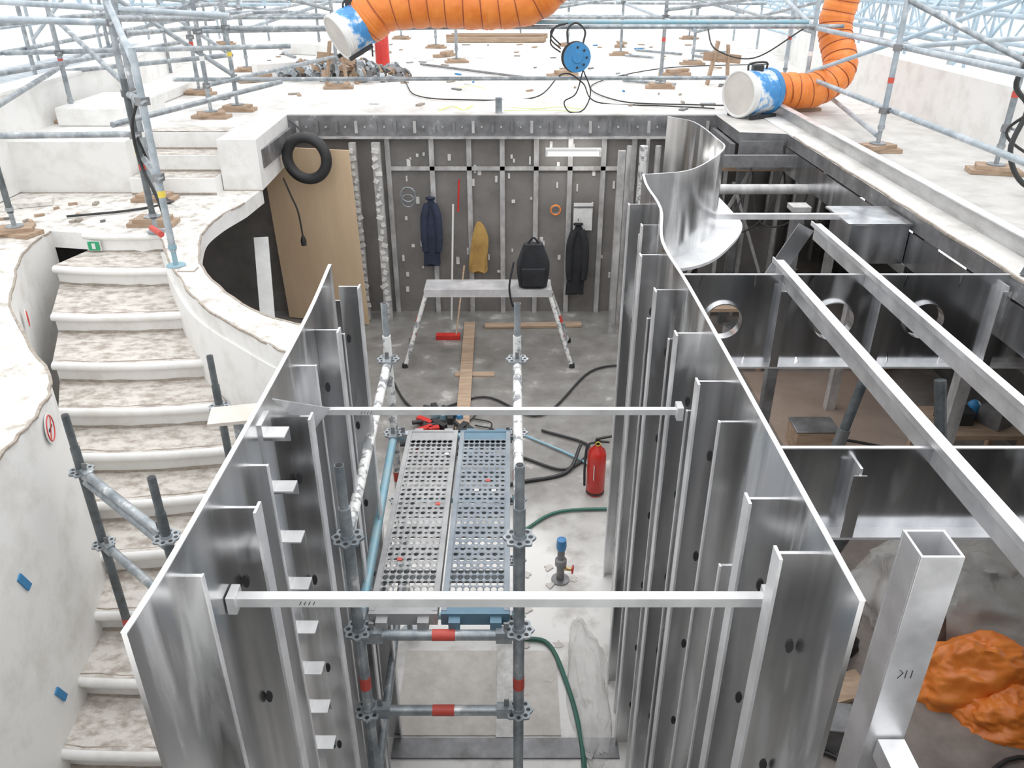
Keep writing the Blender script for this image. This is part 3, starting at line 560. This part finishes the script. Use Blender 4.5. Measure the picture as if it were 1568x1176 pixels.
def lattice(m,p,q,h,ma,n):
    p=Vector(p);q=Vector(q);u=Vector((0,0,h)); m.tube(p,q,.024,ma,8); m.tube(p+u,q+u,.024,ma,8)
    for i in range(n):
        a=p.lerp(q,i/n);b=p.lerp(q,(i+.5)/n);c=p.lerp(q,(i+1)/n); m.tube(a,b+u,.014,ma,6); m.tube(b+u,c,.014,ma,6); m.tube(a,a+u,.016,ma,6)
LB_=mat('pale_blue_tube',(.50,.62,.70),(.34,.46,.55),rough=.5,metal=.2,scale=6)
m=M()
lattice(m,(5.1,4.5,3.45),(5.1,22,3.45),.4,LB_,22); lattice(m,(6.2,4.5,3.2),(6.2,22,3.2),.45,LB_,22); lattice(m,(4.3,15,3.6),(8.4,15,3.6),.4,LB_,9); lattice(m,(3.6,12.5,3.75),(8.4,12.5,3.75),.4,GALVL,9)
for y in(6,8,10,12,14,16,18,20): m.tube((5.1,y,2.57),(5.1,y,5.2),.0245,GALVL); m.tube((6.6,y+.5,2.57),(6.6,y+.5,5.2),.0245,LB_); m.tube((5.1,y,3.1),(6.6,y+.5,4.2),.0245,LB_)
for z in(3.0,3.7,4.1): m.tube((5.1,4.5,z),(5.1,22,z),.0245,LB_); m.tube((6.6,5,z+.1),(6.6,22,z+.1),.0245,GALVL)
m.build('outboard_lattice_scaffold')
m=M()
for y in(8,10,12,14,16,18,20): m.tube((-5.6,y,2.57),(-5.6,y,5.2),.0245,GALV); m.tube((-6.9,y+.5,2.57),(-6.9,y+.5,5.2),.0245,GALVL); m.tube((-5.6,y,4.2),(-6.9,y+.5,3.2),.0245,GALVL)
for z in(3.3,3.8,4.2): m.tube((-5.6,6.5,z),(-5.8,22,z),.0245,GALV); m.tube((-6.9,7,z+.1),(-6.9,22,z+.1),.0245,GALVL)
lattice(m,(-8.3,16,3.5),(-4,16,3.5),.4,LB_,9)
m.bx(-6.3,-5.5,6,14,2.98,3.02,GALVL)
m.build('outboard_lattice_scaffold')
m=M()
std(m,3.52,7.88,D,5.0,GALVL,(2.95,3.5)); std(m,4.18,6.99,D,4.8,GALV,(2.95,3.5)); std(m,4.0,12.5,D,5,GALVL)
for z in(2.95,3.5): m.tube((3.6,3.8,z),(3.58,10.5,z),.0265,GALVL)
m.tube((3.58,10.3,3.5),(3.6,14,4.2),.0245,GALVL); m.tube((3.5,7.9,3.5),(5.2,8.0,3.6),.0245,GALVL); m.tube((4.2,4.5,3.45),(4.15,11,3.4),.0265,GALVL)
m.tube((3.55,8.0,2.7),(4.3,12.5,2.7),.0245,GALVL); m.tube((3.52,7.9,3.9),(4.3,5.5,3.2),.0245,GALV); m.tube((3.57,10.3,3.0),(4.6,8.0,3.9),.0245,LB_)
m.tube((2.98,4.4,2.58),(3.28,4.5,3.3),.03,DARKT)
m.build('deck_rail_scaffold')

# ------------------------------------------------------------------ fans, ducts, reel
def fan(c,ax,r,l,name):
    c=Vector(c);ax=Vector(ax).normalized(); m=M()
    m.lathe(c,ax,[(r*1.04,0),(r*1.06,.02),(r,.04),(r,.09)],LABEL,32)
    m.lathe(c+ax*.09,ax,[(r*.995,0),(r*.97,l*.4),(r*.97,l-.16)],BLUEF,32)
    m.lathe(c+ax*(l-.08),ax,[(r*.99,0),(r*1.05,.02),(r*1.04,.06)],BLUEP,32)
    m.lathe(c-ax*.004,ax,[(r*.93,0),(r*.95,.006)],BEIGE,32); m.torus(c,ax,r*.99,.016,LABEL,32,8)
    u=Vector((0,0,1)); t=ax.cross(u).normalized()
    m.path(cat([c+ax*.1*1+u*r,c+ax*.12+u*(r+.07),c+ax*(l-.12)+u*(r+.07),c+ax*(l-.1)+u*r],4),.012,BLACK)
    m.box(c+ax*l*.5+u*(r+.02),(.12,.1,.06),BLACK); m.box(c+ax*l*.55-t*r*.9,(.1,.08,.1),RED)
    for s_ in(-1,1): m.bar(c+t*s_*r*.7+ax*.05-u*(r*.98),c+t*s_*r*.7+ax*(l-.05)-u*(r*.98),.04,.04,BLACK)
    m.build(name)
fan((-2.0,10.0,3.42),(.75,.5,.42),.25,.42,'ventilation_fan')
fan((2.62,9.72,2.84),(.85,.52,0),.25,.5,'ventilation_fan')
def duct(name,pts,r,seed=0,rib=.16):
    rr=random.Random(seed); P=cat(pts,30); L_=0; rs=[]
    for i,p in enumerate(P):
        if i: L_+=(P[i]-P[i-1]).length
        ph=(L_/rib)%1; rs.append(r*(1-.05*(math.cos(2*math.pi*ph)*.5+.5)**2)+rr.uniform(-.004,.004))
    m=M(); m.path(P,rs,ORANGE,24)
    L_=0;nx=0
    for i in range(1,len(P)-1):
        L_+=(P[i]-P[i-1]).length
        if L_>nx: nx+=rib; m.torus(P[i],P[i+1]-P[i-1]+Vector((0.0,.0,.003)),r*.965,.006,DUCTR,24,5)
    m.build(name,smooth=60)
duct('orange_ventilation_duct',[(-1.72,10.2,3.58),(-1.45,10.2,3.74),(-.9,10.2,3.78),(-.3,10.2,3.76),(.2,10.2,3.82),(.5,10.2,4.1),(.5,10.2,4.5)],.28,1,.2)
duct('orange_ventilation_duct',[(2.98,9.93,2.84),(3.25,10.05,2.84),(3.62,10.1,2.84),(3.95,10.3,3.05),(3.92,10.6,3.5),(3.98,10.6,4.0),(3.9,10.6,4.6)],.2,2,.14)
m=M(); c=Vector((.75,10.1,3.2)); ax=Vector((-.25,1,0)).normalized()
m.lathe(c-ax*.06,ax,[(.165,0),(.165,.012),(.12,.014),(.12,.1),(.165,.102),(.165,.114)],BLUEP,32); m.lathe(c-ax*.075,ax,[(.06,0),(.07,.02)],BLUEP,20)
for i in range(8):
    a=i*math.pi/4; m.lathe(c-ax*.064+Vector((math.cos(a)*.11,0,math.sin(a)*.11)),ax,[(.015,0),(.015,.004)],BLACK,8)
m.torus(c-ax*.03,ax,.15,.02,BLACK,32,8); m.torus(c+ax*.02,ax,.155,.02,BLACK,32,8)
m.path(cat([c+Vector((-.1,0,.15)),c+Vector((-.1,.05,.3)),c+Vector((0,.1,.36)),c+Vector((.1,.05,.28)),c+Vector((.08,0,.15))],5),.012,BLACK)
for k in range(3): m.path(cat([c+Vector((-.18,0,.05+.04*k)),c+Vector((-.3,0,.15+.05*k)),c+Vector((-.25,0,.32)),c+Vector((-.1,.05,.36))],6),.009,BLACK)
m.path(cat([c+Vector((.1,0,-.1)),c+Vector((.02,0,-.4)),c+Vector((-.12,0,-.5)),c+Vector((-.05,0,-.62)),c+Vector((.12,.05,-.6)),c+Vector((.2,.1,-.4)),c+Vector((.1,.1,-.15))],6),.008,BLACK)
m.build('cable_reel')
def ext(name,x,y,z,s=1):
    m=M(); m.lathe((x,y,z),(0,0,1),[(.07*s,0),(.082*s,.02),(.082*s,.40*s),(.07*s,.45*s),(.03*s,.49*s),(.025*s,.51*s)],REDP,28)
    m.bar((x-.03,y-.081,z+.2*s),(x-.03,y-.081,z+.34*s),.004,.06,LABEL,(0,1,0)); m.lathe((x,y,z+.02*s),(0,0,1),[(.0832*s,0),(.0832*s,.02*s)],BLACK,28)
    m.lathe((x,y,z+.5*s),(0,0,1),[(.022*s,0),(.022*s,.05*s)],BLACK,12); m.bar((x-.02,y,z+.56*s),(x+.12*s,y,z+.59*s),.02,.015,BLACK); m.bar((x-.02,y,z+.54*s),(x+.1*s,y,z+.53*s),.02,.012,BLACK)
    m.torus((x,y-.03,z+.53*s),(0,1,0),.02,.004,YEL,12,5)
    m.path(cat([(x-.02,y,z+.53*s),(x-.09*s,y-.02,z+.5*s),(x-.105*s,y-.03,z+.3*s),(x-.1*s,y-.03,z+.1*s)],5),.011,BLACK); m.build(name)
ext('fire_extinguisher',.74,5.86,0)
m=M(); m.lathe((-2.2,14.6,D),(0,0,1),[(.13,0),(.13,.04),(.12,.05),(.12,.62),(.09,.68),(.03,.7)],REDP,24); m.lathe((-2.2,14.6,D+.7),(0,0,1),[(.03,0),(.03,.06)],BLACK,12); m.path(cat([(-2.2,14.6,D+.72),(-2.34,14.55,D+.6),(-2.35,14.5,D+.2)]),.014,BLACK); m.build('fire_extinguisher')
m=M()
for i in range(120):
    a=random.uniform(0,6.28); r=random.random()**.6*.6; x=-2.6+math.cos(a)*r*1.7; y=13.3+math.sin(a)*r; z=D+.04+random.random()*.3*(1-r); 
    m.box((x,y,z),(.12,.09,.07),random.choice([GALV,BEAMD,WOOD,GALVL]),Matrix.Rotation(random.random()*3,3,(random.random(),random.random(),1)))
    m.torus((x+.05,y,z),(random.random(),random.random(),.3),.05,.016,random.choice([GALV,BEAMD,WOOD]),10,5)
m.build('scaffold_clamp_pile')
m=M()
for i in range(4): m.box((-.3+random.uniform(-.1,.1),19.5+i*.15,D+.06+.05*(i%2)),(2.2,.12,.1),WOOD,Matrix.Rotation(random.uniform(-.03,.03),3,'Z'))
m.build('timber_stack')
for (x,y,r_) in((-3.0,14.5,1.1),(2.6,13.6,.2),(2.3,18.5,1.3),(.8,13.5,.4),(-3.9,12.9,.6),(-1.3,16.5,.9),(-4.6,18.0,.3),(3.4,11.6,.5)):
    m=M(); m.box((x,y,D+.03),(.5,.14,.05),WOOD,Matrix.Rotation(r_,3,'Z')); m.box((x+.05,y+.05,D+.08),(.4,.14,.045),WOOD,Matrix.Rotation(r_+.4,3,'Z')); m.build('timber_blocks')
m=M()
for i in range(110):
    y=random.uniform(10.3,19); x=random.uniform(-4.6,4.4); s=random.uniform(.03,.12)
    m.box((x,y,D+.012),(s*1.6,s*.6,.02),random.choice([WOOD,SCRAPE_SHADE,GALV,LABEL,BEAMD,TAPE,SCRAPE_SHADE]),Matrix.Rotation(random.random()*3,3,'Z'))
for i in range(14):
    y=random.uniform(11,18); x=random.uniform(-4.4,-2.4) if i%2 else random.uniform(2.2,4.4); m.tube((x,y,D+.03),(x+random.uniform(-.8,.8),y+random.uniform(.3,1),D+.03),.022,GALV)
m.build('deck_debris')
m=M()
for i in range(16):
    x=random.uniform(-5,-3.2);y=random.uniform(7.2,8.1); s=random.uniform(.03,.08); m.box((x,y,2.062),(s*1.5,s*.6,.02),random.choice([WOOD,SCRAPE_SHADE,LABEL,BEAMD]),Matrix.Rotation(random.random()*3,3,'Z'))
m.box((-4.75,7.9,2.075),(.3,.25,.04),LANDM,Matrix.Rotation(.4,3,'Z')); m.build('landing_debris')
for x in(-2.75,2.9):
    m=M(); m.bar((x,12.6,D),(x+.1,12.6,D+.6),.15,.03,WOOD); m.bar((x+.3,12.6,D),(x+.25,12.6,D+.55),.12,.03,WOOD); m.bar((x-.1,12.58,D+.4),(x+.45,12.58,D+.35),.12,.03,WOOD,(0,1,0)); m.build('timber_trestle')
m=M(); m.tube((-1.6,15,D+.03),(.2,13.2,D+.03),.02,BEAMD); m.build('steel_rod')
m=M(); m.bx(-.2,-.12,10.05,10.12,D,D+.18,GALV); m.build('deck_bracket')
def cable(name,pts,r=.012,ma=BLACK,n=8): m=M(); m.path(cat(pts,n),r,ma,8); m.build(name)
cable('deck_cable',[(-2.9,12.8,D+.02),(-1.8,13.2,D+.02),(-1.3,11.4,D+.02),(-.6,11.0,D+.02),(.3,11.2,D+.02),(.6,10.2,3.0),(.85,10.2,2.9),(1.1,10.8,D+.02),(1.9,10.5,D+.02),(2.5,10.3,D+.02)],.009)
cable('deck_cable',[(2.7,10.0,D+.1),(2.3,10.6,D+.02),(1.4,10.9,D+.02),(1.2,12.5,D+.02),(2.6,14.5,D+.02),(4.5,15,D+.03)],.009)
cable('deck_cable',[(-4.2,7.4,2.07),(-3.7,7.6,2.07),(-3.4,7.9,2.07),(-3.2,7.3,2.3),(-3.15,6.9,2.9)])
cable('hanging_cable',[(3.4,6.1,4.4),(3.55,6.1,3.95),(3.85,6.3,3.75),(3.75,6.3,3.4),(3.95,6.4,3.2),(3.85,6.3,2.9),(4.0,6.2,2.65),(4.4,6.1,2.6)],.02)
cable('hanging_cable',[(3.45,6.2,4.4),(3.75,6.2,4.1),(3.95,6.35,3.8),(4.0,6.3,3.3),(3.9,6.5,3.0),(4.3,6.6,2.75),(4.5,6.5,2.6)],.012)
cable('hanging_cable',[(2.3,10.3,3.52),(2.6,11,3.2),(3.1,11,3.1),(3.5,10.4,3.5)],.009)
m=M()
for pts in ([(-.9,10.25),(-.75,10.6),(-.6,10.3),(-.5,10.65)],[(0,10.5),(.3,10.4),(.6,10.55),(.9,10.35)],[(-.1,10.25),(.4,10.3),(.8,10.2)],[(-.8,12.2),(-.6,12.5),(-.4,12.2)]):
    m.ribbon(c2(pts,4),D+.001,D+.004,.04,SPRAY)
m.build('spray_paint_marks')

# ------------------------------------------------------------------ corridor floor objects
cable('green_hose',[(.95,5.6,.02),(.4,5.55,.02),(.1,5.3,.02)],.014,GREENH); cable('green_hose',[(.05,4.1,.02),(.25,4.05,.02),(.36,3.7,.02),(.42,3.3,.02),(.42,2.9,.02)],.016,GREENH)
cable('floor_cable',[(-1.5,8.4,.02),(-1.0,7.3,.02),(-.3,7.6,.02),(.3,7.2,.02),(.9,8.2,.02),(1.4,8.4,.02)]); cable('floor_cable',[(.1,6.4,.02),(.5,6.2,.02),(.75,6.6,.02),(.3,6.9,.02)],.014); cable('floor_cable',[(-.2,5.9,.02),(.1,6.0,.02),(.5,6.15,.02),(.66,6.5,.1)],.018); cable('floor_cable',[(.0,6.9,.02),(.5,6.5,.02),(.8,6.2,.02)],.012,BLUET)
m=M(); x,y=.37,4.72; m.lathe((x,y,0),(0,0,1),[(.07,0),(.07,.012),(.03,.015),(.03,.14),(.045,.15),(.045,.2),(.028,.21),(.028,.3)],BEAMD,16); m.lathe((x,y,.3),(0,0,1),[(.035,0),(.04,.03),(.035,.09),(.01,.1)],BLUEP,16)
m.tube((x,y,.12),(x+.08,y-.02,.12),.015,BRASS); m.torus((x+.09,y-.02,.12),(1,-.2,0),.03,.007,REDP,16,6); m.build('water_stopcock')
def crumple(name,c,sz,ma,seed=3,n=30,amp=.3,fold=.10):
    m=M(); vs=[];fs=[]
    for i in range(n+1):
        th=math.pi/2*i/n
        for j in range(n*2):
            a=math.pi*j/n; p=Vector((math.sin(th)*math.cos(a),math.sin(th)*math.sin(a),math.cos(th)))
            r1=1-abs(no.noise(p*3.0+Vector((seed*3,0,0))))*2; r2=1-abs(no.noise(p*6.5+Vector((seed,5,0))))*2
            q=1+amp*no.noise(p*1.8+Vector((seed,0,0)))+fold*r1+fold*.5*r2
            vs.append((c[0]+p.x*sz[0]*q,c[1]+p.y*sz[1]*q,max(c[2],c[2]+p.z*sz[2]*q)))
    k=2*n
    for i in range(n):
        for j in range(k): fs.append((i*k+j,i*k+(j+1)%k,(i+1)*k+(j+1)%k,(i+1)*k+j))
    m.add(vs,fs,ma); m.build(name,smooth=60)
crumple('polythene_sheeting',(.5,3.7,0),(.12,.55,.05),POLY,5)
crumple('orange_duct_bag',(2.98,3.7,.0),(.42,.22,.36),ORANGE,12,44,.22,.07)
crumple('orange_duct_bag',(3.1,3.45,.0),(.3,.2,.2),ORANGE,15,40,.22,.08)
crumple('polythene_sheeting',(3.2,4.4,0),(.7,.5,.5),POLY,8)
crumple('polythene_sheeting',(3.0,5.9,0),(.5,.35,.3),POLY,9)
m=M(); m.bx(-.72,.64,3.16,3.3,.0,.012,BEAMD); m.bx(-.72,.3,3.32,4.0,.0,.008,CONCL); m.bx(-.1,.02,3.3,4.3,.008,.016,PATCH)
for i in range(14): 
    x=random.uniform(-.1,.5);y=random.uniform(3.4,4.9); m.prism([(x+.05*random.uniform(.3,1)*math.cos(a),y+.05*random.uniform(.3,1)*math.sin(a)) for a in [k*math.pi/5 for k in range(10)]],.001,.010 if x<.3 else .003,CONCL)
m.build('floor_patch_strip')
m=M()
for i in range(18):
    x=random.uniform(-1.05,-.3); y=random.uniform(6.3,7.3); c=random.choice([BLACK,BLUEP,BEAMD,BLACK,BLACK,BLUET,REDP] if i!=3 else [REDP]); a=random.random()*3
    m.box((x,y,.045),(random.uniform(.1,.2),.06,.07),c,Matrix.Rotation(a,3,'Z')); m.tube((x,y,.05),(x+.13*math.cos(a+1),y+.13*math.sin(a+1),.06),.022,BLACK)
    if i%3==0: m.path(cat([(x,y,.03),(x+.2,y-.1,.02),(x+.3,y+.15,.02),(x+.1,y+.25,.02)],5),.008,BLACK)
m.build('power_tools',bevel=.006)
m=M(); m.bx(-.65,-.2,8.1,8.2,0,.02,WOOD); m.build('timber_offcuts')

# ------------------------------------------------------------------ right lower room
m=M(); m.bx(.92,4.88,.0,5.1,.0,.006,DARKF); m.bx(1.8,4.88,5.1,12.1,0,.006,DARKF); m.build('floor_covering')
m=M(); m.bx(1.85,2.6,5.1,7.6,.006,.02,BROWNF); m.bx(2.65,4.2,5.2,8.2,.006,.02,BROWNF); m.bx(1.2,3.9,1.8,2.5,.006,.02,BROWNF); m.build('protection_boards')
m=M()
for x,y in((2.3,6.4),(3.1,4.9),(3.3,7.3),(1.9,9.2),(2.7,9.6),(3.7,9.0)): m.bx(x,x+.09,y,y+.09,0,2.42,BEAMD if x<3 else STUD); m.bx(x-.03,x+.12,y-.03,y+.12,2.40,2.44,STUD)
m.bx(2.0,4.8,9.1,9.16,2.1,2.22,WOOD); m.bx(2.95,4.8,7.4,7.46,2.25,2.4,BEAMD); m.bx(2.0,4.8,8.4,8.46,2.3,2.42,BEAMD)
for x in(1.62,1.85,2.15,2.6,2.9,3.3): m.bx(x,x+.04,9.85,9.9,0,2.3,STUD)
m.bx(2.45,3.4,9.97,10.05,0,1.2,PANEL); m.bar((2.0,9.5,.3),(2.9,9.5,2.2),.05,.03,STUD); m.bar((3.3,9.4,.2),(2.6,9.4,1.9),.05,.03,STUD)
m.build('deck_support_columns')
m=M()
for z,x in((1.9,4.7),(1.75,4.6)): m.tube((x,2.0,z),(x,11.5,z),.04,STUD)
m.tube((2.0,7.9,2.2),(4.6,7.9,2.2),.05,STUD); m.tube((3.0,5.0,2.1),(4.6,5.0,2.1),.035,BEAMD); m.build('service_pipework')
def bench(x,y,w,d_,h):
    m=M(); m.bx(x,x+w,y,y+d_,h-.04,h,WOOD); 
    for a in(x+.03,x+w-.08):
        for b in(y+.03,y+d_-.08): m.bx(a,a+.05,b,b+.05,0,h-.04,WOOD)
    m.bx(x+.05,x+w-.05,y+.05,y+d_-.05,.25,.28,WOOD); m.box((x+w*.3,y+d_*.5,h+.06),(.25,.18,.12),BLACK); m.box((x+w*.7,y+d_*.4,h+.08),(.2,.2,.16),BEAMD,Matrix.Rotation(.5,3,'Z')); m.lathe((x+w*.52,y+d_*.6,h),(0,0,1),[(.05,0),(.05,.14),(.02,.17)],BLUEP,14); m.build('workbench')
bench(2.0,8.2,.9,.5,.8); bench(3.5,5.6,.8,.5,.75)
for p,q in (((2.2,4.9,0),(2.7,5.2,2.3)),((1.35,3.5,0),(1.7,3.0,2.2)),((2.9,3.9,0),(2.6,4.3,1.95))):
    m=M(); m.tube(p,q,.035,DARKT); m.tube(Vector(p).lerp(Vector(q),.4),Vector(p).lerp(Vector(q),.5),.045,BEAMD); m.lathe(p,(0,0,1),[(.08,0),(.08,.01)],DARKT,12); m.build('raking_prop')
crumple('rubbish_bag',(2.1,7.2,0),(.25,.22,.3),BLACKC,4); crumple('dust_sheet',(2.3,5.6,0),(.3,.25,.2),BEAMD,7); crumple('rubbish_bag',(2.1,4.1,0),(.3,.25,.35),BLACKC,6)
for i,(x,y,w,ma) in enumerate(((2.9,6.6,.4,WOOD),(4.2,8.4,.6,WOOD),(4.3,4.6,.5,BROWNF),(1.6,6.0,.22,BLACK),(2.8,8.9,.4,STUD),(3.5,10.5,.7,WOOD),(1.9,3.3,.3,BEAMD),(3.7,3.0,.4,WOOD))):
    m=M(); m.box((x,y,w*.3+.01),(w,w*.7,w*.6),ma,Matrix.Rotation(i*.5,3,'Z')); m.box((x,y,w*.6+.02),(w*1.04,w*.74,.02),BEAMD,Matrix.Rotation(i*.5,3,'Z')); m.build('storage_crate',bevel=.01)
m=M()
for i in range(5): m.torus((1.95,5.3,.04+i*.022),(random.uniform(-.1,.1),.05,1),.2+.02*math.sin(i*2),.011,BLACK,28,6)
m.build('coiled_cable')
for i in range(5):
    x=2.0+i*.35; cable('hanging_cable',[(x,9.2,2.3),(x+.1,8.9,1.4+.1*i),(x+.4,8.6,1.7),(x+.6,8.7,2.3)],.01)
for i in range(5):
    y=2.9+i*.9; cable('floor_cable',[(1.2,y,.02),(1.8,y+.3,.03),(2.4,y-.1,.03),(3.0,y+.25,.03),(3.8,y,.03)],.014)
m=M(); m.bar((1.3,3.4,.04),(2.3,3.7,.04),.2,.03,WOOD); m.build('timber_plank')
m=M(); m.bar((1.5,2.6,.04),(3.4,2.9,.04),.22,.03,BROWNF); m.build('timber_plank')

# ------------------------------------------------------------------ light, world, camera
w=bpy.data.worlds.new('overcast_world'); SC.world=w; w.use_nodes=True; nt=w.node_tree; bg=nt.nodes['Background']; bg.inputs['Color'].default_value=(.96,.98,1,1); bg.inputs['Strength'].default_value=1.7
sd=bpy.data.lights.new('soft_sun','SUN'); sd.energy=1.1; sd.angle=math.radians(70); so=bpy.data.objects.new('soft_sun',sd); SC.collection.objects.link(so); so.rotation_euler=(math.radians(-12),math.radians(8),0); so.location=(0,0,9)
cam=bpy.data.cameras.new('camera'); co=bpy.data.objects.new('camera',cam); SC.collection.objects.link(co); SC.camera=co
co.location=(0,0,4.2); co.rotation_euler=(math.radians(90-27.9),0,0); cam.sensor_width=36; cam.lens=1224/1568*36; cam.clip_start=.05
SC.view_settings.view_transform='Standard'; SC.view_settings.gamma=1.1
